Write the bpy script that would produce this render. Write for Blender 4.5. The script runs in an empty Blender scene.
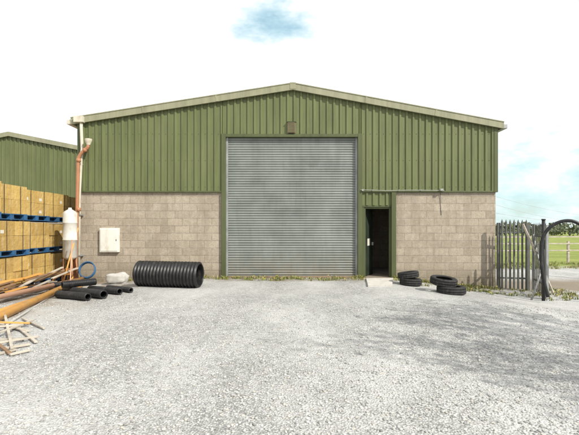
import bpy, math, random
import numpy as np
from mathutils import Vector, Matrix, noise as mnoise
random.seed(7); rng=np.random.default_rng(7)
F=418.0; CAMH=1.5
def smooth(a,b,x):
    t=max(0.0,min(1.0,(x-a)/(b-a))); return t*t*(3-2*t)
def H(x,y):
    z=-0.34*smooth(2.6,6.6,x)*smooth(5,11,y)
    z-=0.12*smooth(-3.5,-6,x)*smooth(6,11,y)
    if abs(x)<40 and y<60:
        z+=0.05*mnoise.noise(Vector((x*0.35,y*0.35,3.1)))+0.018*mnoise.noise(Vector((x*1.7,y*1.7,9.0)))
    return z
def GP(px,py,dz=0.0):
    z=0.0
    for _ in range(8):
        Y=(CAMH-z)*F/(py-228.0); X=(px-289.5)/F*Y; z=H(X,Y)
    return Vector((X,Y,z+dz))
def AT(px,py,Y):
    return Vector(((px-289.5)/F*Y,Y,CAMH-(py-228.0)/F*Y))
# ---------------------------------------------------------------- materials
def newmat(name):
    m=bpy.data.materials.new(name); m.use_nodes=True
    nt=m.node_tree; b=nt.nodes['Principled BSDF']; return m,nt,b
def N(nt,t,**kw):
    n=nt.nodes.new(t)
    for k,v in kw.items(): setattr(n,k,v)
    return n
def mixc(nt,fac,a,b,mode='MIX'):
    n=N(nt,'ShaderNodeMix',data_type='RGBA',blend_type=mode)
    for sock,v in ((n.inputs[0],fac),(n.inputs[6],a),(n.inputs[7],b)):
        if isinstance(v,(int,float)): sock.default_value=v
        elif isinstance(v,(tuple,list)): sock.default_value=(*v[:3],1)
        else: nt.links.new(v,sock)
    return n.outputs[2]
def noise(nt,vec,scale,detail=3,rough=.6):
    n=N(nt,'ShaderNodeTexNoise'); n.inputs['Scale'].default_value=scale
    n.inputs['Detail'].default_value=min(detail,4); n.inputs['Roughness'].default_value=rough
    nt.links.new(vec,n.inputs['Vector']); return n.outputs['Fac']
def ramp(nt,fac,a,b,ca=0.0,cb=1.0):
    n=N(nt,'ShaderNodeMapRange'); n.inputs[1].default_value=a; n.inputs[2].default_value=b
    n.inputs[3].default_value=ca; n.inputs[4].default_value=cb
    nt.links.new(fac,n.inputs[0]); return n.outputs[0]
def pos(nt,scale=(1,1,1)):
    g=N(nt,'ShaderNodeNewGeometry'); m=N(nt,'ShaderNodeMapping'); m.inputs['Scale'].default_value=scale
    nt.links.new(g.outputs['Position'],m.inputs[0]); return m.outputs[0]
def bump(nt,b,h,strength=.3,dist=.01):
    n=N(nt,'ShaderNodeBump'); n.inputs['Strength'].default_value=strength; n.inputs['Distance'].default_value=dist
    nt.links.new(h,n.inputs['Height']); nt.links.new(n.outputs[0],b.inputs['Normal'])
def simple(name,col,rough=.6,metal=0,var=.25,scale=3,dirt=None,stretch=(1,1,1),bumps=0,spec=.4):
    m,nt,b=newmat(name); p=pos(nt,stretch)
    f=noise(nt,p,scale,4,.65); dark=tuple(c*(1-var) for c in col); lite=tuple(min(1,c*(1+var)) for c in col)
    c=mixc(nt,ramp(nt,f,.3,.7),dark,lite)
    if dirt:
        g=noise(nt,pos(nt,(1,1,.4)),scale*2.3,4,.7); c=mixc(nt,ramp(nt,g,.52,.75,0,.75),c,dirt)
    nt.links.new(c,b.inputs['Base Color']); b.inputs['Roughness'].default_value=rough; b.inputs['Metallic'].default_value=metal
    b.inputs['Specular IOR Level'].default_value=spec
    if bumps: bump(nt,b,noise(nt,pos(nt),scale*12,3),bumps,.01)
    return m
M={}
def green(name,col):
    m,nt,b=newmat(name)
    streak=noise(nt,pos(nt,(6,6,.5)),1.0,4,.65); blot=noise(nt,pos(nt),.7,3,.5)
    c=mixc(nt,ramp(nt,streak,.3,.75),tuple(x*.76 for x in col),tuple(x*1.15 for x in col))
    c=mixc(nt,ramp(nt,blot,.4,.7,0,.4),c,(col[0]*1.35,col[1]*1.28,col[2]*1.45))
    grime=noise(nt,pos(nt,(2.5,2.5,.25)),1.6,4,.7)
    c=mixc(nt,ramp(nt,grime,.52,.78,0,.55),c,(col[0]*.6,col[1]*.58,col[2]*.6))
    nt.links.new(c,b.inputs['Base Color']); b.inputs['Roughness'].default_value=.5
    b.inputs['Specular IOR Level'].default_value=.35
    return m
M['green']=green('green_cladding',(.128,.148,.060))
M['green_dk']=green('green_flashing',(.080,.095,.038))
M['barge']=green('olive_barge',(.26,.262,.165))
M['roof']=simple('grey_roof_sheet',(.2,.21,.19))
def blockmat():
    m,nt,b=newmat('concrete_blockwork')
    g=N(nt,'ShaderNodeNewGeometry'); s=N(nt,'ShaderNodeSeparateXYZ'); nt.links.new(g.outputs['Position'],s.inputs[0])
    ad=N(nt,'ShaderNodeMath',operation='ADD'); nt.links.new(s.outputs[0],ad.inputs[0]); nt.links.new(s.outputs[1],ad.inputs[1])
    cb=N(nt,'ShaderNodeCombineXYZ'); nt.links.new(ad.outputs[0],cb.inputs[0]); nt.links.new(s.outputs[2],cb.inputs[1])
    wv=N(nt,'ShaderNodeVectorMath',operation='SCALE')
    ns=N(nt,'ShaderNodeTexNoise'); ns.inputs['Scale'].default_value=5; nt.links.new(g.outputs['Position'],ns.inputs['Vector'])
    nt.links.new(ns.outputs['Color'],wv.inputs[0]); wv.inputs['Scale'].default_value=.02
    av=N(nt,'ShaderNodeVectorMath',operation='ADD'); nt.links.new(cb.outputs[0],av.inputs[0]); nt.links.new(wv.outputs[0],av.inputs[1])
    br=N(nt,'ShaderNodeTexBrick'); nt.links.new(av.outputs[0],br.inputs['Vector'])
    br.inputs['Scale'].default_value=1; br.inputs['Brick Width'].default_value=.45; br.inputs['Row Height'].default_value=.225
    br.inputs['Mortar Size'].default_value=.010; br.inputs['Mortar Smooth'].default_value=.3; br.inputs['Bias'].default_value=-.1
    br.inputs['Color1'].default_value=(.32,.266,.20,1); br.inputs['Color2'].default_value=(.46,.392,.305,1)
    br.inputs['Mortar'].default_value=(.235,.197,.155,1)
    f=noise(nt,pos(nt),1.1,4,.6); c=mixc(nt,ramp(nt,f,.3,.7,0,.45),br.outputs['Color'],(.48,.425,.345))
    f2=noise(nt,pos(nt),34,4,.8); c=mixc(nt,ramp(nt,f2,.38,.65,0,.6),c,(.20,.165,.12))
    f3=noise(nt,pos(nt),9,4,.7); c=mixc(nt,ramp(nt,f3,.45,.7,0,.35),c,(.54,.48,.39))
    st=noise(nt,pos(nt,(3,3,.35)),1.3,4,.6); c=mixc(nt,ramp(nt,st,.46,.7,0,.5),c,(.23,.19,.145))
    lo=ramp(nt,s.outputs[2],.4,-.15); lo2=N(nt,'ShaderNodeMath',operation='MULTIPLY'); nt.links.new(lo,lo2.inputs[0]); nt.links.new(ramp(nt,f3,.3,.6),lo2.inputs[1])
    c=mixc(nt,lo2.outputs[0],c,(.18,.15,.10))
    nt.links.new(c,b.inputs['Base Color']); b.inputs['Roughness'].default_value=.95
    inv=N(nt,'ShaderNodeMath',operation='SUBTRACT'); nt.links.new(f2,inv.inputs[0]); nt.links.new(br.outputs['Fac'],inv.inputs[1])
    bump(nt,b,inv.outputs[0],.7,.014); return m
M['block']=blockmat()
def shutter():
    m,nt,b=newmat('galvanised_shutter')
    f=noise(nt,pos(nt,(1.2,1,1.2)),1.2,4,.6); c=mixc(nt,ramp(nt,f,.3,.7),(.155,.172,.158),(.25,.268,.25))
    g=noise(nt,pos(nt,(7,1,.5)),1.0,4,.7); c=mixc(nt,ramp(nt,g,.5,.75,0,.5),c,(.12,.13,.112))
    s=N(nt,'ShaderNodeSeparateXYZ'); nt.links.new(pos(nt),s.inputs[0])
    fl=N(nt,'ShaderNodeMath',operation='SNAP'); nt.links.new(s.outputs[2],fl.inputs[0]); fl.inputs[1].default_value=.075
    wn=N(nt,'ShaderNodeTexWhiteNoise',noise_dimensions='1D'); nt.links.new(fl.outputs[0],wn.inputs['W'])
    c=mixc(nt,ramp(nt,wn.outputs['Value'],0,1,0,.3),c,(.30,.32,.30))
    lo=ramp(nt,s.outputs[2],.9,.05,0,.6); l2=N(nt,'ShaderNodeMath',operation='MULTIPLY'); nt.links.new(lo,l2.inputs[0]); nt.links.new(ramp(nt,noise(nt,pos(nt),3,4),.3,.6),l2.inputs[1])
    c=mixc(nt,l2.outputs[0],c,(.26,.22,.165))
    nt.links.new(c,b.inputs['Base Color']); b.inputs['Roughness'].default_value=.55; b.inputs['Metallic'].default_value=.2
    return m
M['shutter']=shutter()
M['galv']=simple('galvanised_steel',(.33,.34,.33),.5,.4)
M['dkdoor']=simple('dark_door',(.02,.028,.018),.7,0,.4,spec=.2)
M['white']=simple('white_plastic',(.68,.67,.61),.5,0,.06,2,dirt=(.48,.42,.31))
M['tank']=simple('weathered_white_tank',(.56,.55,.50),.55,0,.15,3,dirt=(.36,.32,.24))
M['cream']=simple('cream_pvc',(.56,.52,.42),.5,0,.1,2,dirt=(.35,.28,.18))
M['brownpipe']=simple('terracotta_pvc',(.36,.165,.08),.5,0,.15,3,dirt=(.28,.14,.08))
M['orange']=simple('orange_drain_pipe',(.62,.32,.08),.45,0,.15,3,dirt=(.45,.30,.17))
M['salmon']=simple('salmon_pipe',(.50,.30,.2),.5,0,.15,3)
M['black']=simple('black_plastic',(.013,.013,.014),.42,0,.4,5,dirt=(.06,.057,.05))
M['rubber']=simple('tyre_rubber',(.018,.018,.018),.8,0,.4,8,dirt=(.09,.08,.065))
M['blue']=simple('blue_paint',(.025,.10,.22),.6,0,.3,4,dirt=(.08,.12,.17))
M['wood']=simple('weathered_timber',(.42,.375,.31),.85,0,.3,4,stretch=(1,1,4))
M['woodbrown']=simple('brown_timber',(.22,.135,.075),.85,0,.35,4)
M['concrete']=simple('concrete',(.42,.40,.36),.9,0,.18,3,dirt=(.28,.25,.2))
M['paleconc']=simple('pale_concrete',(.52,.50,.46),.9,0,.12,3,dirt=(.36,.33,.27))
M['fence']=simple('weathered_palisade',(.12,.125,.115),.6,.3,.3,5,dirt=(.13,.085,.05))
M['darkmetal']=simple('dark_metal',(.03,.03,.03),.5,.3)
M['brownbox']=simple('brown_vent',(.15,.11,.07),.6)
M['wire']=simple('grey_cable',(.4,.4,.4),.6)
M['sack']=simple('grey_white_sack',(.46,.45,.42),.7,0,.15,5,dirt=(.3,.27,.22),bumps=.5)
M['greyplastic']=simple('grey_plastic',(.33,.34,.30),.6,0,.12,5)
def carton():
    m,nt,b=newmat('cardboard_carton')
    g=N(nt,'ShaderNodeNewGeometry')
    c=mixc(nt,g.outputs['Random Per Island'],(.37,.24,.07),(.56,.39,.13))
    f=noise(nt,pos(nt,(1,1,1)),2.5,4,.6); c=mixc(nt,ramp(nt,f,.4,.7,0,.5),c,(.34,.21,.07))
    f2=noise(nt,pos(nt,(2,2,.6)),3.5,3,.6); c=mixc(nt,ramp(nt,f2,.5,.7,0,.3),c,(.66,.55,.34))
    nt.links.new(c,b.inputs['Base Color']); b.inputs['Roughness'].default_value=.4
    bump(nt,b,noise(nt,pos(nt),8,3),.6,.04); return m
M['carton']=carton()
M['label']=simple('paper_label',(.58,.56,.48),.7,0,.1)
M['bark']=simple('tree_bark',(.10,.085,.065),.9,0,.35,6)
def leafmat(name,a,b_):
    m,nt,b=newmat(name); g=N(nt,'ShaderNodeNewGeometry')
    c=mixc(nt,g.outputs['Random Per Island'],a,b_)
    nt.links.new(c,b.inputs['Base Color']); b.inputs['Roughness'].default_value=.7
    return m
M['leaf']=leafmat('leaves',(.035,.06,.012),(.09,.12,.03))
M['farleaf']=leafmat('hedge_leaves',(.07,.09,.05),(.15,.17,.09))
M['weed']=leafmat('weed_blades',(.08,.12,.02),(.24,.26,.05))
M['dandelion']=leafmat('dandelion',(.6,.45,.02),(.7,.55,.05))
M['hayweed']=leafmat('dry_grass',(.25,.2,.09),(.38,.32,.16))
def stone():
    m,nt,b=newmat('gravel_stone'); g=N(nt,'ShaderNodeNewGeometry')
    cr=N(nt,'ShaderNodeValToRGB'); nt.links.new(g.outputs['Random Per Island'],cr.inputs[0])
    e=cr.color_ramp.elements; e[0].color=(.21,.21,.20,1); e[1].color=(.64,.638,.615,1)
    x=e.new(.35); x.color=(.38,.378,.362,1); x=e.new(.7); x.color=(.48,.478,.458,1); x=e.new(.88); x.color=(.44,.41,.35,1)
    nt.links.new(cr.outputs[0],b.inputs['Base Color']); b.inputs['Roughness'].default_value=.9; return m
M['stone']=stone()
def groundmat():
    m,nt,b=newmat('gravel_and_grass'); P=pos(nt)
    v=N(nt,'ShaderNodeTexVoronoi'); v.inputs['Scale'].default_value=48; nt.links.new(P,v.inputs['Vector'])
    sp=N(nt,'ShaderNodeSeparateColor'); nt.links.new(v.outputs['Color'],sp.inputs[0])
    cr=N(nt,'ShaderNodeValToRGB'); nt.links.new(sp.outputs[0],cr.inputs[0]); e=cr.color_ramp.elements
    e[0].color=(.22,.22,.21,1); e[1].color=(.66,.658,.635,1); x=e.new(.4); x.color=(.41,.409,.395,1); x=e.new(.8); x.color=(.53,.528,.508,1)
    c=mixc(nt,ramp(nt,v.outputs['Distance'],.3,.65,0,.7),cr.outputs[0],(.15,.148,.138))
    v2=N(nt,'ShaderNodeTexVoronoi'); v2.inputs['Scale'].default_value=19; nt.links.new(P,v2.inputs['Vector'])
    s2=N(nt,'ShaderNodeSeparateColor'); nt.links.new(v2.outputs['Color'],s2.inputs[0])
    c=mixc(nt,ramp(nt,s2.outputs[1],.55,1,0,.35),c,(.6,.597,.575))
    c=mixc(nt,ramp(nt,s2.outputs[2],.75,1,0,.5),c,(.21,.209,.198))
    big=noise(nt,pos(nt,(.9,.45,1)),.55,4,.6); c=mixc(nt,ramp(nt,big,.42,.62,0,.6),c,(.56,.557,.535))
    big2=noise(nt,pos(nt,(.5,1.5,1)),.8,4,.7); c=mixc(nt,ramp(nt,big2,.54,.72,0,.32),c,(.28,.276,.258))
    mid=noise(nt,P,5,4,.7); c=mixc(nt,ramp(nt,mid,.48,.72,0,.33),c,(.27,.266,.248))
    s=N(nt,'ShaderNodeSeparateXYZ'); nt.links.new(P,s.inputs[0])
    def mul(a,b_): 
        n=N(nt,'ShaderNodeMath',operation='MULTIPLY'); nt.links.new(a,n.inputs[0]); nt.links.new(b_,n.inputs[1]); return n.outputs[0]
    n13=noise(nt,P,1.3,4,.65)
    nz=N(nt,'ShaderNodeMath',operation='MULTIPLY_ADD'); nt.links.new(n13,nz.inputs[0]); nz.inputs[1].default_value=2.2; nt.links.new(s.outputs[1],nz.inputs[2])
    earth=mixc(nt,ramp(nt,nz.outputs[0],12.8,13.6,0,.85),c,(.20,.155,.10))
    c=mixc(nt,ramp(nt,s.outputs[1],14.2,15.5),earth,c)
    lx=ramp(nt,s.outputs[0],-3.5,-5.0); ly=ramp(nt,s.outputs[1],5.5,8)
    c=mixc(nt,mul(mul(lx,ly),ramp(nt,n13,.36,.58,0,.75)),c,(.25,.195,.14))
    nf=noise(nt,P,.4,4,.65)
    gz=N(nt,'ShaderNodeMath',operation='MULTIPLY_ADD'); nt.links.new(nf,gz.inputs[0]); gz.inputs[1].default_value=4; nt.links.new(s.outputs[1],gz.inputs[2])
    gr=mixc(nt,ramp(nt,nf,.35,.65),(.16,.21,.03),(.29,.32,.07))
    gr=mixc(nt,ramp(nt,mid,.4,.7,0,.5),gr,(.10,.14,.02))
    c=mixc(nt,ramp(nt,gz.outputs[0],21,22.5),c,gr)
    nt.links.new(c,b.inputs['Base Color']); b.inputs['Roughness'].default_value=.95
    bump(nt,b,v.outputs['Distance'],.8,.018)
    bn=[n for n in nt.nodes if n.type=='BUMP'][0]; bn.invert=True
    return m
M['ground']=groundmat()
# ---------------------------------------------------------------- mesh builder
class MB:
    def __init__(s): s.v=[]; s.f=[]; s.mi=[]; s.mats=[]; s.sm=[]
    def m(s,name):
        if name not in s.mats: s.mats.append(name)
        return s.mats.index(name)
    def add(s,vs,fs,mat,smooth=False):
        o=len(s.v); s.v+= [tuple(v) for v in vs]; k=s.m(mat)
        for f in fs: s.f.append(tuple(i+o for i in f)); s.mi.append(k); s.sm.append(smooth)
    def box(s,c,size,mat,rot=None):
        hx,hy,hz=[a/2 for a in size]; R=rot if rot is not None else Matrix.Identity(3)
        vs=[Vector(c)+R@Vector((x*hx,y*hy,z*hz)) for x,y,z in ((-1,-1,-1),(1,-1,-1),(1,1,-1),(-1,1,-1),(-1,-1,1),(1,-1,1),(1,1,1),(-1,1,1))]
        s.add(vs,[(0,3,2,1),(4,5,6,7),(0,1,5,4),(1,2,6,5),(2,3,7,6),(3,0,4,7)],mat)
    def b2(s,a,b,mat):
        s.box([(a[i]+b[i])/2 for i in range(3)],[abs(b[i]-a[i]) for i in range(3)],mat)
    def beam(s,p,q,w,h,mat):
        p=Vector(p);q=Vector(q);d=q-p; L=d.length; x=d.normalized(); up=Vector((0,0,1))
        if abs(x.z)>.95: up=Vector((0,1,0))
        y=up.cross(x).normalized(); z=x.cross(y)
        R=Matrix((x,y,z)).transposed(); s.box((p+q)/2,(L,w,h),mat,R)
    def tube(s,pts,rad,mat,n=8,caps=True):
        pts=[Vector(p) for p in pts]; 
        if isinstance(rad,(int,float)): rad=[rad]*len(pts)
        vs=[];fs=[]; prev=None
        for i,p in enumerate(pts):
            t=(pts[min(i+1,len(pts)-1)]-pts[max(i-1,0)]).normalized()
            if prev is None:
                a=Vector((0,0,1)) if abs(t.z)<.9 else Vector((1,0,0)); u=t.cross(a).normalized()
            else: u=(prev-t*prev.dot(t)).normalized()
            prev=u; w=t.cross(u)
            for k in range(n):
                an=2*math.pi*k/n; vs.append(p+(u*math.cos(an)+w*math.sin(an))*rad[i])
        for i in range(len(pts)-1):
            for k in range(n):
                k2=(k+1)%n; fs.append((i*n+k,i*n+k2,(i+1)*n+k2,(i+1)*n+k))
        if caps: fs.append(tuple(range(n-1,-1,-1))); fs.append(tuple((len(pts)-1)*n+k for k in range(n)))
        s.add(vs,fs,mat,True)
    def revolve(s,prof,origin,axis,mat,n=40,closed=False,mod=None):
        a=Vector(axis).normalized(); u=a.cross(Vector((0,0,1)) if abs(a.z)<.9 else Vector((1,0,0))).normalized(); w=a.cross(u)
        vs=[];fs=[];m=len(prof)
        for k in range(n):
            an=2*math.pi*k/n
            for j,(t,r) in enumerate(prof):
                rr=r+(mod(k,j) if mod else 0)
                vs.append(Vector(origin)+a*t+(u*math.cos(an)+w*math.sin(an))*rr)
        for k in range(n):
            k2=(k+1)%n
            for j in range(m if closed else m-1):
                j2=(j+1)%m; fs.append((k*m+j,k2*m+j,k2*m+j2,k*m+j2))
        s.add(vs,fs,mat,True)
    def make(s,name,parent=None,bevel=0,auto=True):
        me=bpy.data.meshes.new(name); me.from_pydata(s.v,[],s.f)
        for n_ in s.mats: me.materials.append(M[n_])
        me.polygons.foreach_set('material_index',s.mi); me.polygons.foreach_set('use_smooth',s.sm); me.update()
        o=bpy.data.objects.new(name,me); bpy.context.scene.collection.objects.link(o)
        if parent: o.parent=parent
        if bevel:
            b=o.modifiers.new('b','BEVEL'); b.width=bevel; b.segments=2; b.limit_method='ANGLE'
        return o
def empty(name,loc=(0,0,0)):
    o=bpy.data.objects.new(name,None); bpy.context.scene.collection.objects.link(o); o.empty_display_size=.3; return o
# ---------------------------------------------------------------- ground
def axis(lo,hi,fine_lo,fine_hi,step):
    a=list(np.arange(fine_lo,fine_hi+1e-6,step)); d=step; x=fine_hi
    while x<hi: d*=1.35; x+=d; a.append(x)
    d=step; x=fine_lo
    while x>lo: d*=1.35; x-=d; a.insert(0,x)
    return a
xs=axis(-900,900,-9,12,.18); ys=axis(-400,1200,-1,16,.18)
gv=[(x,y,H(x,y)) for y in ys for x in xs]; nx=len(xs)
gf=[(j*nx+i,j*nx+i+1,(j+1)*nx+i+1,(j+1)*nx+i) for j in range(len(ys)-1) for i in range(nx-1)]
g=MB(); g.add(gv,gf,'ground',True); g.make('ground')
def ico():
    t=(1+5**.5)/2
    v=np.array([(-1,t,0),(1,t,0),(-1,-t,0),(1,-t,0),(0,-1,t),(0,1,t),(0,-1,-t),(0,1,-t),(t,0,-1),(t,0,1),(-t,0,-1),(-t,0,1)],float); v/=np.linalg.norm(v[0])
    f=[(0,11,5),(0,5,1),(0,1,7),(0,7,10),(0,10,11),(1,5,9),(5,11,4),(11,10,2),(10,7,6),(7,1,8),(3,9,4),(3,4,2),(3,2,6),(3,6,8),(3,8,9),(4,9,5),(2,4,11),(6,2,10),(8,6,7),(9,8,1)]
    return v,np.array(f)
iv,if_=ico()
K=21000
yy=2.3+ (rng.random(K)**1.7)*6.5; xx=(rng.random(K)*2-1)*(yy*.75+.5)
hh=np.array([H(a,b) for a,b in zip(xx,yy)])
sz=.0055+.009*rng.random(K)**2
V=iv[None]*(1+.35*(rng.random((K,12,1))-.5))*sz[:,None,None]*np.stack([1+.5*rng.random(K),.8+.4*rng.random(K),.5+.3*rng.random(K)],1)[:,None,:]
an=rng.random(K)*6.283; ca,sa=np.cos(an)[:,None],np.sin(an)[:,None]
X=V[:,:,0]*ca-V[:,:,1]*sa; Yv=V[:,:,0]*sa+V[:,:,1]*ca
V=np.stack([X+xx[:,None],Yv+yy[:,None],V[:,:,2]+hh[:,None]+sz[:,None]*.3],2).reshape(-1,3)
Fc=(if_[None]+(np.arange(K)*12)[:,None,None]).reshape(-1,3)
me=bpy.data.meshes.new('gravel'); me.vertices.add(len(V)); me.vertices.foreach_set('co',V.ravel())
me.loops.add(Fc.size); me.loops.foreach_set('vertex_index',Fc.ravel().astype(np.int32))
me.polygons.add(len(Fc)); me.polygons.foreach_set('loop_start',np.arange(0,Fc.size,3,dtype=np.int32)); me.polygons.foreach_set('loop_total',np.full(len(Fc),3,dtype=np.int32))
me.materials.append(M['stone']); me.update(calc_edges=True); me.validate()
o=bpy.data.objects.new('gravel',me); bpy.context.scene.collection.objects.link(o)
# ---------------------------------------------------------------- cladding
def cladding(mb,org,u,nrm,L,zb,zt,mat='green',pitch=.2,depth=.036,u0=0.0):
    org=Vector(org);u=Vector(u);nrm=Vector(nrm); pts=[]
    k=math.floor(u0/pitch)
    while True:
        b=k*pitch
        for du,d in ((0,0),(.105,0),(.125,depth),(.178,depth),(.198,0)):
            pts.append((b+du,d))
        k+=1
        if k*pitch>u0+L: break
    pts=[(a,d) for a,d in pts if u0<=a<=u0+L]; pts=[(u0,0)]+pts+[(u0+L,0)]
    vs=[];fs=[]
    for a,d in pts:
        p=org+u*a+nrm*d
        vs.append((p.x,p.y,zb(a))); vs.append((p.x,p.y,zt(a)))
    for i in range(len(pts)-1): fs.append((2*i,2*i+2,2*i+3,2*i+1))
    mb.add(vs,fs,mat)
# ---------------------------------------------------------------- main warehouse
D=12.7; XL=-6.43; XR=6.30; AX=.1; ZA=5.80; ZL=4.78; ZR=4.66; BACK=24.0
wx=lambda px:(px-289.5)/F*D
wz=lambda py:CAMH-(py-228)/F*D
def top(x): return ZA-(ZA-ZL)*(AX-x)/(AX-XL) if x<AX else ZA-(ZA-ZR)*(x-AX)/(XR-AX)
bld=empty('warehouse_building')
RL,RR,RT=wx(226),wx(357.5),wz(137.5)
PL,PR,PT=wx(364),wx(391),wz(207)
ZC=wz(191)
w=MB(); T=.215
w.b2((XL+.04,D,-.6),(RL-.10,D+T,ZC+.1),'block')
w.b2((PR+.14,D,-.6),(XR-.04,D+T,ZC+.1),'block')
w.b2((XL+.04,D+T+.001,-.6),(XL+.04+T,BACK,ZC+.1),'block'); w.b2((XR-.04-T,D+T+.001,-.6),(XR-.04,BACK,ZC+.1),'block')
w.b2((XL+.26,BACK-T,-.6),(XR-.26,BACK-.002,ZC+.1),'block')
w.make('block_walls',bld)
w=MB(); YF=D-.03
w2=lambda a,b,zb: cladding(w,(0,YF,0),(1,0,0),(0,-1,0),b-a,(lambda u:zb),(lambda u:top(u)-.05),u0=a)
w2(XL+.08,RL-.10,ZC); w2(RL-.10,RR+.10,RT+.06); w2(RR+.10,XR-.06,ZC)
cladding(w,(0,YF+.02,0),(1,0,0),(0,-1,0),PR+.12-RR-.1,(lambda u:PT+.05),(lambda u:ZC-.03),u0=RR+.1)
cladding(w,(XL+.03,0,0),(0,1,0),(-1,0,0),BACK-D,(lambda u:ZC),(lambda u:ZL-.05),u0=D)
cladding(w,(XR-.03,0,0),(0,1,0),(1,0,0),BACK-D,(lambda u:ZC),(lambda u:ZR-.05),u0=D)
cladding(w,(0,BACK,0),(1,0,0),(0,1,0),XR-XL,(lambda u:ZC),(lambda u:top(u)-.05),u0=XL)
w.make('cladding',bld)
w=MB()
fy=YF-.05
w.b2((XL+.02,fy,ZC-.04),(XL+.14,D+.09,ZL-.08),'green_dk'); w.b2((XR-.12,fy,ZC-.04),(XR,D+.09,ZR-.08),'green_dk')
w.b2((XL+.141,fy+.01,ZC-.05),(RL-.131,D-.002,ZC-.0),'green_dk')
w.b2((PR+.141,fy+.01,ZC-.05),(XR-.121,D-.002,ZC-.0),'green_dk')
w.b2((RR+.131,fy+.01,ZC-.05),(PR+.14,D-.002,ZC-.0),'green_dk')
w.b2((RL-.13,fy-.003,-.3),(RL,D+.2,RT+.10),'green_dk'); w.b2((RR,fy-.003,-.3),(RR+.13,D+.2,RT+.10),'green_dk')
w.b2((RL+.001,fy,RT),(RR-.001,D+.18,RT+.09),'green_dk')
w.b2((PR,fy,-.4),(PR+.14,D+.2,ZC-.052),'green_dk'); w.b2((RR+.131,D-.02,PT),(PR-.001,D+.2,PT+.06),'green_dk')
w.b2((RR+.131,D-.01,-.3),(PL,D+.2,PT-.001),'green_dk')
w.b2((RR+.131,D-.005,PT+.061),(PR-.001,D+.2,ZC-.06),'green_dk')
w.make('corner_and_door_flashing',bld,.006)
w=MB()
e=.14
def barge(x0,z0,x1,z1,y0,y1,th,mat):
    vs=[(x0,y0,z0),(x1,y0,z1),(x1,y1,z1),(x0,y1,z0),(x0,y0,z0-th),(x1,y0,z1-th),(x1,y1,z1-th),(x0,y1,z0-th)]
    w.add(vs,[(0,1,2,3),(4,7,6,5),(0,4,5,1),(3,2,6,7),(0,3,7,4),(1,5,6,2)],mat)
zl=top(XL)-(ZA-ZL)/(AX-XL)*e; zr=top(XR)-(ZA-ZR)/(XR-AX)*e
barge(XL-e,zl+.06,AX,ZA+.06,D-.16,D-.10,.21,'barge'); barge(AX,ZA+.06,XR+e,zr+.06,D-.16,D-.10,.21,'barge')
barge(XL-e,zl+.068,AX,ZA+.068,D-.175,D+.12,.03,'barge'); barge(AX,ZA+.068,XR+e,zr+.068,D-.175,D+.12,.03,'barge')
w.box((AX,D-.135,ZA-.03),(.18,.07,.20),'barge')
for xj in (-4.4,-2.2,2.3,4.4):
    zj=top(xj)-.045; w.box((xj,D-.163,zj),(.06,.01,.20),'barge',Matrix.Rotation(-(math.atan(.158) if xj<0 else -math.atan(.18)),3,'Y'))
w.make('barge_boards',bld,.006)
w=MB()
barge(XL-e,zl+.035,AX,ZA+.035,D-.09,BACK+.2,.05,'roof'); barge(AX,ZA+.035,XR+e,zr+.035,D-.09,BACK+.2,.05,'roof')
w.make('roof',bld)
w=MB()
for xg,zg in ((XL-e-.06,zl-.05),(XR+e+.05,zr-.05)):
    w.b2((xg-.08,D-.12,zg-.09),(xg+.08,BACK,zg+.06),'galv' if xg>0 else 'cream')
w.make('gutters',bld,.02)
w=MB()
for zz in (ZC+.12,3.55,4.35):
    x=math.ceil((XL+.1)/.2)*.2
    while x<XR-.1:
        if not(RL-.25<x<RR+.05 and zz<RT+.05): w.box((x+.05,YF-.004,zz),(.014,.012,.014),'green_dk')
        x+=.2
w.make('cladding_fixings',bld)
w=MB(); zs=np.arange(.06,RT+.02,.075); prof=[]
for z in zs:
    for dz,d in ((0,0),(.012,.014),(.03,.022),(.045,.022),(.06,.014),(.069,0)): prof.append((z+dz,d))
yd=D+.07; vs=[];fs=[]
for z,d in prof: vs+= [(RL+.02,yd-d,z),(RR-.02,yd-d,z)]
for i in range(len(prof)-1): fs.append((2*i,2*i+1,2*i+3,2*i+2))
w.add(vs,fs,'shutter'); w.b2((RL+.02,yd-.04,-.02),(RR-.02,yd+.02,.058),'shutter')
w.b2((RL+.001,yd-.055,0),(RL+.06,yd-.03,RT-.001),'galv'); w.b2((RR-.06,yd-.055,0),(RR-.001,yd-.03,RT-.001),'galv')
w.make('roller_shutter_door',bld)
w=MB(); w.b2((RL-.15,D-.16,-.3),(RR+.13,D+.3,-.005),'concrete'); w.b2((RL,D-.02,-.004),(RR,D+.04,.03),'woodbrown'); w.make('door_threshold',bld,.01)
w=MB()
w.b2((PL+.001,D+.02,-.02),(PL+.05,D+.089,PT),'green_dk'); w.b2((PR-.05,D+.02,-.02),(PR-.001,D+.089,PT),'green_dk')
w.b2((PL+.051,D+.02,PT-.05),(PR-.051,D+.089,PT-.001),'green_dk')
R=Matrix.Rotation(math.radians(62),3,'Z'); hx,hy=PL+.06,D+.11
def lf_(a,b_,y0,y1,z0,z1,mt):
    c=Vector((hx,hy,0))+R@Vector(((a+b_)/2,(y0+y1)/2,0)); c.z=(z0+z1)/2; w.box(c,(b_-a,y1-y0,z1-z0),mt,R)
lf_(0,.76,0,.045,.02,PT-.06,'dkdoor'); lf_(.2,.46,-.006,-.001,.95,1.17,'label'); lf_(.66,.70,-.05,-.001,.95,1.05,'galv')
w.make('personnel_door',bld)
w=MB(); w.b2((RR+.02,D+.25,-.02),(RR+.10,D+3.5,2.4),'block'); w.b2((RR+.11,D+3.4,-.02),(XR-.3,D+3.5,2.4),'block'); w.b2((RR+.02,D+.24,2.41),(XR-.3,D+3.5,2.5),'woodbrown'); w.make('store_room',bld)
w=MB(); w.b2((PL-.02,D-.3,-.35),(PR+.02,D+.25,-.02),'paleconc'); w.make('door_step',bld,.012)
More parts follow.
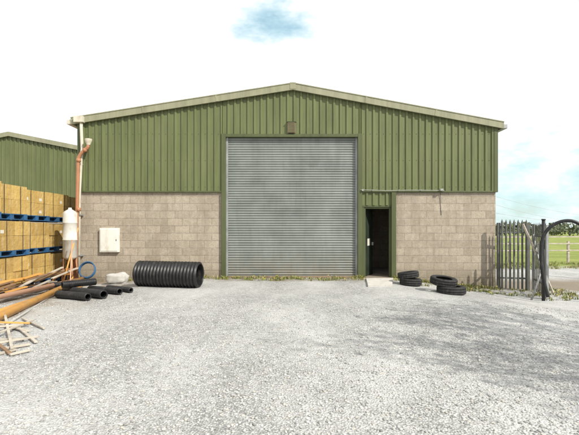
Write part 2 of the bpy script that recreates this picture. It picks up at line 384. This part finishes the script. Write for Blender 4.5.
w=MB(); w.b2((XL+.3,D+.31,-.3),(XR-.3,BACK-.3,-.025),'concrete'); w.make('floor_slab',bld)
w=MB(); c=AT(291.5,128,D-.06)
w.b2((c.x-.12,D-.12,c.z-.16),(c.x+.12,D-.03,c.z+.16),'brownbox')
for k in range(5): w.box((c.x,D-.126,c.z-.12+.06*k),(.19,.025,.015),'green',Matrix.Rotation(.6,3,'X'))
w.b2((c.x-.14,D-.135,c.z+.165),(c.x+.14,D-.03,c.z+.185),'green_dk')
w.make('gable_vent',bld,.005)
w=MB(); a=AT(101,228,D);b=AT(120,252,D)
w.b2((a.x,D-.10,b.z),(b.x,D-.001,a.z),'white'); w.b2((a.x+.035,D-.115,b.z+.035),(b.x-.035,D-.101,a.z-.035),'white'); w.box((b.x-.07,D-.12,(a.z+b.z)/2),(.02,.012,.05),'darkmetal')
w.make('meter_cabinet',bld,.008)
w=MB()
zc=wz(190.5); yc=D-.11
w.tube([(wx(360),yc,zc+.01),(wx(385),yc,zc-.012),(wx(410),yc,zc+.0),(wx(443),yc,zc-.008)],.009,'greyplastic')
for q in (372,398,420): w.box((wx(q),yc+.02,zc),(.02,.06,.035),'galv')
w.box((wx(362),yc,zc),(.05,.06,.05),'greyplastic')
w.tube([(wx(440),D-.05,zc-.02),(wx(440),D-.012,zc-.25),(wx(441),D-.012,zc-.75)],.006,'darkmetal')
w.box((wx(440),D-.13,zc+.01),(.09,.08,.06),'greyplastic')
w.make('conduit_and_light',bld,.004)
w=MB()
y=D-.17
w.box((wx(83)-.02,y,wz(121)),(.28,.18,.18),'cream')
w.tube([(wx(84),y,wz(124)),(wx(84),y,wz(128)),(wx(85),y,wz(150)),(wx(84),y,wz(158)),(wx(82),y,wz(200)),(wx(81.5),y,-.3)],.045,'cream',12)
for q in (165,215,255): w.b2((wx(82)-.075,y-.058,wz(q)-.02),(wx(82)+.07,D-.03,wz(q)+.02),'galv')
w.make('white_downpipe',bld)
w=MB(); y=D-.29
w.revolve([(0,.10),(.02,.105),(.10,.085),(.16,.055),(.18,.055)],(wx(93),y,wz(141)),(0,0,-1),'cream',20)
w.tube([(wx(93),y,wz(146)),(wx(92.5),y,wz(149)),(wx(86),y,wz(155)),(wx(83.5),y,wz(159)),(wx(83),y,wz(164)),(wx(82),y,wz(205)),(wx(81),y,wz(250)),(wx(80),y,-.2)],.05,'brownpipe',12)
for q in (152,162,210): 
    w.tube([(wx(83.5 if q>155 else 90),y,wz(q)-.05),(wx(83.3 if q>155 else 89),y,wz(q)+.05)],.062,'brownpipe',12)
w.make('terracotta_downpipe',bld)
# ---------------------------------------------------------------- neighbouring warehouse
b2=empty('warehouse_building.001'); Y2=19.3
def top2(x): return 5.86-.2*abs(x+12.9)
w=MB()
cladding(w,(0,Y2,0),(1,0,0),(0,-1,0),11.8,(lambda u:2.6),(lambda u:top2(u)-.05),u0=-18.8)
cladding(w,(-7.0,0,0),(0,1,0),(1,0,0),12,(lambda u:2.6),(lambda u:top2(-7)-.05),u0=Y2)
cladding(w,(-18.8,0,0),(0,1,0),(-1,0,0),12,(lambda u:2.6),(lambda u:top2(-18.8)-.05),u0=Y2)
w.make('cladding',b2)
w=MB(); w.b2((-18.75,Y2+.03,-.5),(-7.05,Y2+12,2.65),'block'); w.make('block_walls',b2)
w=MB()
for xa,xb in ((-19,-12.9),(-12.9,-6.9)):
    barge(xa,top2(xa)+.06,xb,top2(xb)+.06,Y2-.14,Y2-.07,.2,'barge'); barge(xa,top2(xa)+.062,xb,top2(xb)+.062,Y2-.06,Y2+12.2,.05,'roof')
w.make('roof',b2)
# ---------------------------------------------------------------- pallet stacks
def pallet(mb,x0,y0,z0,dx,dy,mat):
    for k in range(3): mb.b2((x0+k*(dx-.1)/2,y0,z0),(x0+k*(dx-.1)/2+.1,y0+dy,z0+.018),mat)
    for i in range(3):
        for k in range(3): mb.b2((x0+k*(dx-.1)/2+.002,y0+i*(dy-.14)/2+.002,z0+.019),(x0+k*(dx-.1)/2+.098,y0+i*(dy-.14)/2+.138,z0+.10),mat)
    for i in range(3): mb.b2((x0,y0+i*(dy-.14)/2,z0+.101),(x0+dx,y0+i*(dy-.14)/2+.14,z0+.12),mat)
    for k in range(7): mb.b2((x0+k*(dx-.1)/6,y0,z0+.121),(x0+k*(dx-.1)/6+.1,y0+dy,z0+.14),mat)
for i in range(5):
    ya=8.35+i*1.27-.05; t=(ya-9.7)/3.8; xr=-6.68-.5*t-.06
    root=empty('pallet_stack'); mb=MB()
    for r in range(3):
        zz=-.02+H(xr,ya)*.5+r*.885; jx=random.uniform(-.05,.05); jy=random.uniform(-.02,.02)
        pallet(mb,xr-1.0+jx,ya+jy,zz,1.0,1.2,'blue')
        hgt=.70+random.uniform(-.03,.02)
        for cx in range(2):
            for cy in range(2):
                for cz in range(2):
                    j=random.uniform(-.014,.012)
                    mb.b2((xr-1.0+jx+cx*.5+.004,ya+jy+cy*.6+.004,zz+.142+cz*hgt/2),(xr-1+jx+cx*.5+.496+j,ya+jy+cy*.6+.596,zz+.138+(cz+1)*hgt/2),'carton')
                    if cx==1 and random.random()<.3: 
                        xx0=xr-1+jx+cx*.5+.496+j
                        mb.b2((xx0+.001,ya+jy+cy*.6+.1,zz+.2+cz*hgt/2),(xx0+.004,ya+jy+cy*.6+.22,zz+.28+cz*hgt/2),'label')
        for cy in (.3,.9):
            mb.b2((xr+jx+.010,ya+jy+cy,zz+.12),(xr+jx+.014,ya+jy+cy+.016,zz+.15+hgt),'darkmetal')
    mb.make('cartons_on_pallets',root,.012)
root=empty('scrap_timber_pile'); mb=MB()
for k in range(26):
    a=Vector((-6.45+random.uniform(-.2,.35),7.8+random.uniform(0,3.0),0)); a.z=H(a.x,a.y)+.05+random.uniform(0,.32)
    an=random.uniform(1.3,2.0) ; L=random.uniform(.6,1.4)
    b=a+Vector((math.cos(an)*L*.4,math.sin(an)*L,random.uniform(-.08,.2)))
    mb.beam(a,b,random.choice([.1,.07,.05]),.025,random.choice(['woodbrown','wood','woodbrown','woodbrown','orange']))
mb.make('planks',root)
# ---------------------------------------------------------------- tank
root=empty('water_tank'); mb=MB(); cx,cy=-6.38,12.15
z0,z1=.64,1.98; r=.19
mb.revolve([(z0-.06,.001),(z0-.055,.1),(z0-.02,r-.03),(z0+.02,r),(z0+.5,r),(z0+.505,r+.008),(z0+.53,r+.008),(z0+.535,r),(z1-.35,r),(z1-.34,r+.008),(z1-.32,r+.008),(z1-.31,r),(z1-.05,r),(z1,r-.04),(z1+.05,r-.12),(z1+.06,.05),(z1+.11,.045),(z1+.11,.001)],(cx,cy,0),(0,0,1),'tank',32)
mb.make('tank_body',root)
mb=MB()
for a in range(4):
    an=math.pi/4+a*math.pi/2; mb.tube([(cx+.16*math.cos(an),cy+.16*math.sin(an),z0+.03),(cx+.23*math.cos(an),cy+.23*math.sin(an),H(cx,cy)-.03)],.022,'brownpipe')
mb.tube([(cx+.2*math.cos(a*math.pi/10),cy+.2*math.sin(a*math.pi/10),.3) for a in range(21)],.014,'brownpipe')
mb.make('tank_stand',root)
def coil(name,c,R,r,turns,mat,tilt):
    mb=MB(); pts=[]; Rm=Matrix.Rotation(tilt,3,'X')
    for k in range(int(turns*24)+1):
        a=k/24*2*math.pi; rr=R*(1+.06*math.sin(a*.37+k*.2)); pts.append(Vector(c)+Rm@Vector((rr*math.cos(a),rr*math.sin(a),r*1.1*math.sin(a*.21)*2)))
    mb.tube(pts,r,mat,8); return mb.make(name)
q=AT(87,270,12.25); coil('hose_coil',q,.23,.016,4,'blue',1.3)
coil('hose_coil',(q.x-.5,q.y-.4,H(q.x,q.y)+.16),.26,.016,3,'orange',.5)
mb=MB()
pts=[]
for k in range(60):
    t=k/59; x=-6.1+.35*math.sin(t*9)+t*.3; yv=11.6-t*1.6+.2*math.sin(t*14); pts.append((x,yv,H(x,yv)+.03))
mb.tube(pts,.014,'orange',6); mb.make('orange_hose')
mb=MB()
mb.tube([GP(62,287)+Vector((0,0,.02)),AT(78,228,12.3)],.022,'orange'); mb.tube([GP(70,290)+Vector((0,0,.02)),AT(72,240,11.7)],.018,'salmon'); mb.make('leaning_pipes')
def sack(name,c,sx,sy,sz):
    me=MB(); n=28; m=18; vs=[];fs=[]
    for j in range(m+1):
        ph=-math.pi/2+math.pi*j/m
        for i in range(n):
            th=2*math.pi*i/n; e_=.5
            sg=lambda v:math.copysign(abs(v)**e_,v)
            x=sg(math.cos(ph))*sg(math.cos(th)); yv=sg(math.cos(ph))*sg(math.sin(th)); z=sg(math.sin(ph))
            d=1+.22*mnoise.noise(Vector((x*1.5+c[0],yv*1.5,z*2)))+.08*mnoise.noise(Vector((x*5,yv*5,z*6)))
            vs.append((c[0]+x*sx*d,c[1]+yv*sy*d,c[2]+sz*(z*d+.9)))
    for j in range(m):
        for i in range(n): fs.append((j*n+i,j*n+(i+1)%n,(j+1)*n+(i+1)%n,(j+1)*n+i))
    me.add(vs,fs,'sack',True); return me.make(name)
p=GP(106,287); sack('rubble_sack',(p.x,p.y+.75,p.z),.28,.22,.15)
# ---------------------------------------------------------------- drain pipes
def longpipe(name,a,b,r,mat,socket=True):
    mb=MB(); a=Vector(a);b=Vector(b); d=(b-a); L=d.length; d.normalize()
    pr=[(0,r-.008),(0,r),(L-.18,r)]
    if socket: pr+=[(L-.16,r+.014),(L-.03,r+.014),(L-.025,r+.02),(L,r+.02),(L,r+.004),(L-.16,r-.006)]
    else: pr+=[(L,r),(L,r-.008)]
    pr+=[(0,r-.008)]
    mb.revolve(pr,a,d,mat,20); return mb.make(name)
def onG(px,py,r): p=GP(px,py); p.z+=r; return p
longpipe('orange_drain_pipe',onG(82,284,.07)+Vector((0,0,.08)),onG(-25,333,.07)+Vector((0,0,.0)),.07,'orange')
longpipe('orange_drain_pipe',onG(72,287,.06)+Vector((0,.3,.1)),onG(-30,312,.06)+Vector((0,0,.1)),.055,'salmon')
longpipe('orange_drain_pipe',onG(60,282,.06)+Vector((0,.2,.22)),onG(-30,298,.06)+Vector((0,0,.3)),.055,'brownpipe',False)
longpipe('orange_drain_pipe',onG(70,283,.05)+Vector((0,.2,.3)),onG(-30,303,.05)+Vector((0,0,.25)),.05,'orange',False)
longpipe('orange_drain_pipe',onG(64,292,.055),onG(-20,322,.055),.055,'orange',False)
longpipe('grey_conduit_pipe',onG(52,291,.03)+Vector((0,0,.05)),onG(-20,306,.03)+Vector((0,0,.05)),.03,'sack',False)
longpipe('grey_conduit_pipe',onG(60,293,.03)+Vector((0,0,.02)),onG(4,328,.03),.02,'sack',False)
root=empty('timber_offcuts'); mb=MB()
for (x0,y0_,x1,y1_,ww,hz,mt) in ((-8,324,28,333,.055,.04,'wood'),(-5,340,33,323,.045,.08,'wood'),(2,351,30,346,.05,.03,'wood'),(-10,344,24,341,.05,.05,'wood'),(5,320,12,352,.035,.08,'wood'),(18,329,36,344,.04,.03,'wood'),(-12,334,16,329,.06,.10,'wood'),(10,357,30,352,.035,.03,'wood'),(-8,357,16,351,.05,.02,'wood'),(-10,349,38,339,.03,.06,'wood'),(-14,338,10,356,.04,.05,'woodbrown'),(-10,330,30,327,.035,.12,'orange'),(22,320,44,330,.03,.03,'wood')):
    a=GP(x0,y0_);b=GP(x1,y1_); a.z+=hz; b.z+=hz*.4+.012; mb.beam(a,b,ww,.022,mt)
mb.make('battens',root,.003)
# ---------------------------------------------------------------- corrugated black pipes
def corr(name,a,b,R,pitch,rib,mat='black'):
    mb=MB(); a=Vector(a);b=Vector(b); d=b-a; L=d.length; d.normalize(); n=int(L/pitch); pr=[(0,R-rib-.02)]
    for k in range(n):
        t=k*pitch; pr+=[(t+.02*pitch,R-rib),(t+.18*pitch,R-rib),(t+.28*pitch,R-.1*rib),(t+.5*pitch,R),(t+.74*pitch,R-.1*rib),(t+.84*pitch,R-rib)]
    Le=n*pitch; pr+=[(Le,R-rib),(Le,R-rib-.02)]
    for k in range(n*2): pr.append((Le-(k+.5)*pitch/2,R-rib-.02-(.006 if k%2 else 0)))
    mb.revolve(pr,a,d,mat,48,closed=True); return mb.make(name)
p=GP(170,288); R=.33; yc=p.y+.20
corr('corrugated_black_pipe',(AT(136,275,yc).x,yc+.16,H(-3.7,yc)+R-.01),(AT(203,275,yc).x,yc-.10,H(-2.3,yc)+R-.01),R,.088,.036)
for (x0,y0_,x1,y1_,r,dz) in ((58,298,88,301,.085,0),(66,294,104,299,.095,0),(90,292,120,295,.08,0),(62,296,96,292,.085,.17),(108,290,131,293,.065,0),(50,292,84,290,.07,.1)):
    a=GP(x0,y0_);b=GP(x1,y1_); a.z+=r+dz; b.z+=r+dz; corr('corrugated_black_pipe',a,b,r,.034,.010)
# ---------------------------------------------------------------- tyres
def tyre(c,axis_,R=.31,wd=.2):
    mb=MB(); h=wd/2; ri=R*.6
    pr=[(-h*.72,ri),(-h*.85,ri+.012),(-h,R*.80),(-h*.93,R*.93),(-h*.75,R*.985),(-h*.4,R),(-h*.38,R-.012),(-h*.32,R-.012),(-h*.3,R),(0,R),(h*.3,R),(h*.32,R-.012),(h*.38,R-.012),(h*.4,R),(h*.75,R*.985),(h*.93,R*.93),(h,R*.80),(h*.85,ri+.012),(h*.72,ri),(h*.68,ri+.015),(h*.85,R*.8),(h*.7,R*.93),(0,R*.955),(-h*.7,R*.93),(-h*.85,R*.8),(-h*.68,ri+.015)]
    mb.revolve(pr,c,axis_,'rubber',64,closed=True,mod=lambda k,j:(-.008 if (k%2 and 3<=j<=14) else 0))
    return mb.make('tyre')
p=GP(414,287); gx,gy=p.x,p.y+.30
tyre((gx,gy,H(gx,gy)+.09),(0.03,0,1),.29,.18); tyre((gx-.05,gy+.05,H(gx,gy)+.27),(-.12,.05,1),.28,.17)
p=GP(453,295); gx,gy=p.x,p.y+.30
tyre((gx+.06,gy-.04,H(gx,gy)+.095),(0,0,1),.34,.19); tyre((gx-.08,gy+.08,H(gx,gy)+.29),(.08,-.12,1),.32,.18)
mb=MB(); nl=GP(368,287);nr=GP(392,286.5); yf2=D-.31
pts=[]
for k in range(7):
    t=k/6
    for s_ in range(2):
        a=(nl if s_==0 else nr); ex=(PL if s_==0 else PR); x=a.x+(ex-a.x)*t; y=a.y+(yf2-a.y)*t
        z=max(H(x,y),H(x+.15,y),H(x-.15,y))+.045 if t<1 else -.012
        pts.append((x,y,z))
n_=len(pts); low=[(x,y,z-.25) for x,y,z in pts]; fs=[]
for k in range(6): fs+= [(2*k,2*k+1,2*k+3,2*k+2),(2*k,2*k+2,2*k+2+n_,2*k+n_),(2*k+3,2*k+1,2*k+1+n_,2*k+3+n_)]
fs+=[(1,0,n_,n_+1)]
mb.add(pts+low,fs,'paleconc'); mb.make('door_ramp')
# ---------------------------------------------------------------- palisade fence + gate
def pales(mb,a,b,h,n,mat='fence',w_=.065,jit=0):
    a=Vector(a);b=Vector(b); d=(b-a).normalized(); nn=Vector((d.y,-d.x,0))
    for k in range(n):
        p=a.lerp(b,(k+.5)/n); z=H(p.x,p.y)+.04; t=random.uniform(-jit,jit)
        pts=[(-w_/2,0),(-w_*.18,.018),(w_*.18,.018),(w_/2,0)]
        vs=[]; hh=h+random.uniform(-.01,.01)
        for (u,o_) in pts: q=p+d*u+nn*o_; vs.append((q.x,q.y,z))
        for (u,o_) in pts: q=p+d*(u+t)+nn*o_; vs.append((q.x,q.y,z+hh-.09))
        q=p+d*t; vs.append((q.x,q.y,z+hh))
        mb.add(vs,[(0,1,5,4),(1,2,6,5),(2,3,7,6),(4,5,8),(5,6,8),(6,7,8)],mat)
    for zz in (.35,h-.35):
        q0=a-nn*.02;q1=b-nn*.02; mb.beam((q0.x,q0.y,H(a.x,a.y)+zz),(q1.x,q1.y,H(b.x,b.y)+zz),.045,.045,mat)
root=empty('palisade_fence'); mb=MB()
pales(mb,(6.22,12.35,0),(7.0,12.25,0),2.05,7,'fence',.06); 
for x,y in ((6.21,12.42),(7.02,12.3)): mb.b2((x-.04,y-.04,H(x,y)-.1),(x+.04,y+.04,H(x,y)+1.98),'fence')
mb.make('fence_panel',root)
root=empty('palisade_gate'); mb=MB()
ga=Vector((7.06,12.1,0)); gb=Vector((6.62,10.75,0)); pales(mb,ga,gb,1.95,9,'fence',.06,.02)
mb.beam((ga.x,ga.y,H(ga.x,ga.y)+1.7),(gb.x,gb.y,H(gb.x,gb.y)+.15),.05,.05,'galv')
for q in (ga,gb): mb.b2((q.x-.03,q.y-.03,H(q.x,q.y)+.03),(q.x+.03,q.y+.03,H(q.x,q.y)+1.9),'galv')
mb.make('gate_leaf',root)
mb=MB(); a=AT(523,224,12.0); b=GP(554,295); mb.beam(a,b,.055,.045,'wood'); mb.make('leaning_timber_rail')
root=empty('gate_post'); mb=MB(); q=AT(543.5,228,10.6); mb.tube([(q.x,q.y,-.5),(q.x,q.y,1.7)],.04,'darkmetal',14); mb.tube([(q.x,q.y,1.7),(q.x,q.y,1.73)],.05,'darkmetal',14); mb.tube([(q.x-.25,q.y+.1,H(q.x,q.y)),(q.x,q.y,.55)],.025,'galv'); mb.make('post',root)
pts2=[(548,297),(545.5,280),(544.5,262),(545,246),(548,234),(554,226),(562,221.5),(570,221),(578,225),(586,232),(594,246),(600,270),(603,298)]
cp=[AT(a,b,10.2) for a,b in pts2]; cp=[Vector((p.x,p.y+.15*math.sin(i*.5),p.z)) for i,p in enumerate(cp)]
def cr_(P,n=6):
    out=[]
    for i in range(len(P)-1):
        p0,p1,p2,p3=P[max(i-1,0)],P[i],P[i+1],P[min(i+2,len(P)-1)]
        for k in range(n):
            t=k/n; out.append(.5*((2*p1)+(p2-p0)*t+(2*p0-5*p1+4*p2-p3)*t*t+(3*p1-p0-3*p2+p3)*t**3))
    return out+[P[-1]]
mb=MB(); mb.tube(cr_(cp),.042,'black',12); mb.make('black_duct_pipe')
root=empty('field_fence'); mb=MB()
for k in range(22):
    x=8+k*1.6; y=21+k*.15; z=H(x,y); mb.b2((x-.05,y-.05,z-.1),(x+.05,y+.05,z+1.15),'wood')
for zz in (.35,.7,1.05): mb.beam((8,20.93,zz),(41.6,24.08,zz),.02,.06,'wood')
mb.make('rails',root)
root=empty('service_pole'); mb=MB(); px_,py_=12.2,14.0; mb.tube([(px_,py_,-.6),(px_,py_,2.2)],[.09,.07],'woodbrown',12); mb.make('pole',root)
mb=MB()
for z0,z1,sg in ((2.45,1.75,.18),(2.2,1.6,.22),(1.95,1.5,.1)):
    mb.tube([(XR-.02+(px_-XR)*t,D+(py_-D)*t,z0+(z1-z0)*t-sg*4*t*(1-t)) for t in [k/16 for k in range(17)]],.004,'wire',5)
mb.make('cables',root)
# ---------------------------------------------------------------- vegetation
def blades(name,spots,n,hgt,mat,spread=.12,flow=0):
    mb=MB()
    for (x,y) in spots:
        hh=hgt*random.uniform(.5,1.3)
        for _ in range(n):
            a=random.uniform(0,6.28); r=spread*random.random(); bx,by=x+r*math.cos(a),y+r*math.sin(a)*.6; z=H(bx,by)-.01
            L=hh*random.uniform(.5,1.2); le=random.uniform(.1,.7)*L; w_=random.uniform(.006,.014); dx,dy=math.cos(a),math.sin(a); sx,sy=-dy*w_,dx*w_
            mb.add([(bx-sx,by-sy,z),(bx+sx,by+sy,z),(bx+dx*le*.4+sx*.8,by+dy*le*.4+sy*.8,z+L*.6),(bx+dx*le*.4-sx*.8,by+dy*le*.4-sy*.8,z+L*.6),(bx+dx*le,by+dy*le,z+L*.9)],[(0,1,2,3),(3,2,4)],random.choice(mat))
            if flow and random.random()<flow:
                mb.add([(bx+dx*le+a_*.014,by+dy*le-.01,z+L+b_*.014) for a_,b_ in ((-1,-.6),(1,-.6),(1,.6),(-1,.6))],[(0,1,2,3)],'dandelion')
    mb.make(name)
sp=[]
for _ in range(260):
    x=random.uniform(-2.1,6.2)
    if PL-.05<x<PR+.05: continue
    y=D-.12-random.random()**2*.55
    if x<RR and random.random()<.45: continue
    sp.append((x,y-(.15 if RL<x<RR else 0)))
for _ in range(50): sp.append((random.uniform(-5.4,-2.3),D-.1-random.random()**2*.4))
for _ in range(70): sp.append((random.gauss(4.6,.8),random.uniform(11.2,12.4)))
for _ in range(60): sp.append((random.uniform(6.3,8.2),random.uniform(10.6,12.6)))
blades('weeds',sp,16,.10,['weed','weed','hayweed'],.16,.012)
sp=[(random.uniform(6.5,20),random.uniform(18.5,21.5)) for _ in range(350)]
blades('field_grass',sp,12,.18,['weed','weed','hayweed'],.3)
def clumps(mb,c,rad,n,ls,mat):
    for _ in range(n):
        v=Vector((random.gauss(0,1),random.gauss(0,1),random.gauss(0,1))); v=v.normalized()*random.random()**.4
        p=Vector((c[0]+v.x*rad[0],c[1]+v.y*rad[1],c[2]+v.z*rad[2]))
        a=Vector((random.gauss(0,1),random.gauss(0,1),random.gauss(0,1))).normalized(); b=a.cross(Vector((random.gauss(0,1),random.gauss(0,1),random.gauss(0,1)))).normalized()
        s_=ls*random.uniform(.5,1.3); mb.add([p-a*s_,p-b*s_*.6,p+a*s_,p+b*s_*.6],[(0,1,2,3)],mat)
mb=MB()
x=20
while x<175:
    y=95+random.uniform(-6,6); hgt=random.choice([1.4,1.6,2,2.8]); clumps(mb,(x,y,hgt*.45),(2.6,2,hgt*.6),110,.42,'farleaf'); x+=random.uniform(1.6,3.2)
x=-60
while x<300:
    y=190; hgt=random.choice([2,3,4,5]); clumps(mb,(x,y,hgt*.4),(5,3,hgt*.6),90,.9,'farleaf'); x+=random.uniform(3,7)
mb.make('distant_hedgerow')
def tree(name,base,height,seed,lean=(0,0),depth=5,leafn=3):
    random.seed(seed); root=empty(name); mb=MB(); lf=MB()
    def grow(p,d,L,r,lev):
        n=4 if lev<5 else 3; pts=[p]; rr=[r]; q=p.copy(); dd=d.copy()
        for k in range(n):
            dd=(dd+Vector((random.gauss(0,.15),random.gauss(0,.15),random.gauss(0,.08)+.03))).normalized(); q=q+dd*L/n; pts.append(q.copy()); rr.append(r*(1-.4*(k+1)/n))
        mb.tube(pts,rr,'bark',7 if lev<3 else 3,False)
        if lev>=depth-1:
            for _ in range(leafn): clumps(lf,pts[random.randint(1,n)],(.16,.16,.12),3,.055,'leaf')
        if lev>=depth: return
        nc=3 if lev<4 else random.choice([2,3,4])
        for c in range(nc):
            t=n if c==0 else random.randint(max(1,n//2),n)
            ax=dd.cross(Vector((random.gauss(0,1),random.gauss(0,1),random.gauss(0,1)))).normalized()
            nd=(Matrix.Rotation(random.uniform(.35,.9) if c else random.uniform(.05,.4),3,ax)@dd); nd.z+=.06
            grow(pts[t],nd.normalized(),L*random.uniform(.66,.84),rr[t]*(.85 if c==0 else .68),lev+1)
    b=Vector((base[0],base[1],H(*base)-.1)); grow(b,Vector((lean[0],lean[1],1)).normalized(),height*.31,height*.026,0)
    mb.make('trunk_and_branches',root); lf.make('leaves',root)
tree('bare_tree',(6.9,-.2),7.8,3,(-.05,.05),5,2)
tree('bare_tree',(9.6,.9),8.0,11,(-.08,.05),5,2)
# ---------------------------------------------------------------- sky, sun
S=Vector((.57,-.52,.64)).normalized(); elev=math.asin(S.z); az=math.atan2(S.x,S.y)
wd=bpy.data.worlds.new('World'); bpy.context.scene.world=wd; wd.use_nodes=True; nt=wd.node_tree; nt.nodes.clear()
out=N(nt,'ShaderNodeOutputWorld'); bg=N(nt,'ShaderNodeBackground'); bc=N(nt,'ShaderNodeBackground'); mx=N(nt,'ShaderNodeMixShader')
sky=N(nt,'ShaderNodeTexSky',sky_type='NISHITA'); sky.sun_disc=False; sky.sun_elevation=elev; sky.sun_rotation=az
nt.links.new(sky.outputs[0],bg.inputs[0]); bg.inputs[1].default_value=.15
tc=N(nt,'ShaderNodeTexCoord'); nrm=N(nt,'ShaderNodeVectorMath',operation='NORMALIZE'); nt.links.new(tc.outputs['Generated'],nrm.inputs[0])
mp=N(nt,'ShaderNodeMapping'); mp.inputs['Scale'].default_value=(1,1,2.2); nt.links.new(nrm.outputs[0],mp.inputs[0])
nz=noise(nt,mp.outputs[0],8.0,4,.65)
def hole(d,rad,sq=1.0):
    d=Vector(d).normalized(); sub=N(nt,'ShaderNodeVectorMath',operation='SUBTRACT'); nt.links.new(nrm.outputs[0],sub.inputs[0]); sub.inputs[1].default_value=d
    sc=N(nt,'ShaderNodeVectorMath',operation='MULTIPLY'); nt.links.new(sub.outputs[0],sc.inputs[0]); sc.inputs[1].default_value=(1,1,sq)
    ln=N(nt,'ShaderNodeVectorMath',operation='LENGTH'); nt.links.new(sc.outputs[0],ln.inputs[0])
    return ramp(nt,ln.outputs['Value'],0,rad,1,0)
h1=hole((-.035,1,.515),.12); h2=hole((.66,1,.07),.34,2.0)
mxm=N(nt,'ShaderNodeMath',operation='MAXIMUM'); nt.links.new(h1,mxm.inputs[0]); nt.links.new(h2,mxm.inputs[1])
sm=N(nt,'ShaderNodeMath',operation='MULTIPLY_ADD'); nt.links.new(nz,sm.inputs[0]); sm.inputs[1].default_value=2.0; nt.links.new(mxm.outputs[0],sm.inputs[2])
blue=ramp(nt,sm.outputs[0],1.3,2.0,0,.6)
inv=N(nt,'ShaderNodeMath',operation='SUBTRACT'); inv.inputs[0].default_value=1; nt.links.new(blue,inv.inputs[1])
nz2=noise(nt,mp.outputs[0],2.2,4,.6)
cc=mixc(nt,ramp(nt,nz2,.35,.65),(.92,.96,.99),(1.0,1.0,1.0))
cc=mixc(nt,ramp(nt,blue,0,.5),cc,(.66,.96,1.0)); nt.links.new(cc,bc.inputs[0]); bc.inputs[1].default_value=1.2
nt.links.new(inv.outputs[0],mx.inputs[0]); nt.links.new(bg.outputs[0],mx.inputs[1]); nt.links.new(bc.outputs[0],mx.inputs[2]); nt.links.new(mx.outputs[0],out.inputs[0])
sl=bpy.data.lights.new('sun','SUN'); sl.energy=5.0; sl.angle=math.radians(.5); sl.color=(1,.955,.87)
so=bpy.data.objects.new('sun',sl); bpy.context.scene.collection.objects.link(so); so.rotation_euler=S.to_track_quat('Z','Y').to_euler(); so.location=(8,-8,12)
# ---------------------------------------------------------------- camera
cd=bpy.data.cameras.new('camera'); cam=bpy.data.objects.new('camera',cd); bpy.context.scene.collection.objects.link(cam)
cam.location=(0,0,CAMH); cam.rotation_euler=(math.radians(90),0,0); cd.sensor_width=36; cd.lens=36*F/579; cd.shift_y=10.5/579; cd.clip_end=3000; cd.clip_start=.05
sc=bpy.context.scene; sc.camera=cam
sc.view_settings.view_transform='Standard'; sc.view_settings.look='None'; sc.view_settings.exposure=0
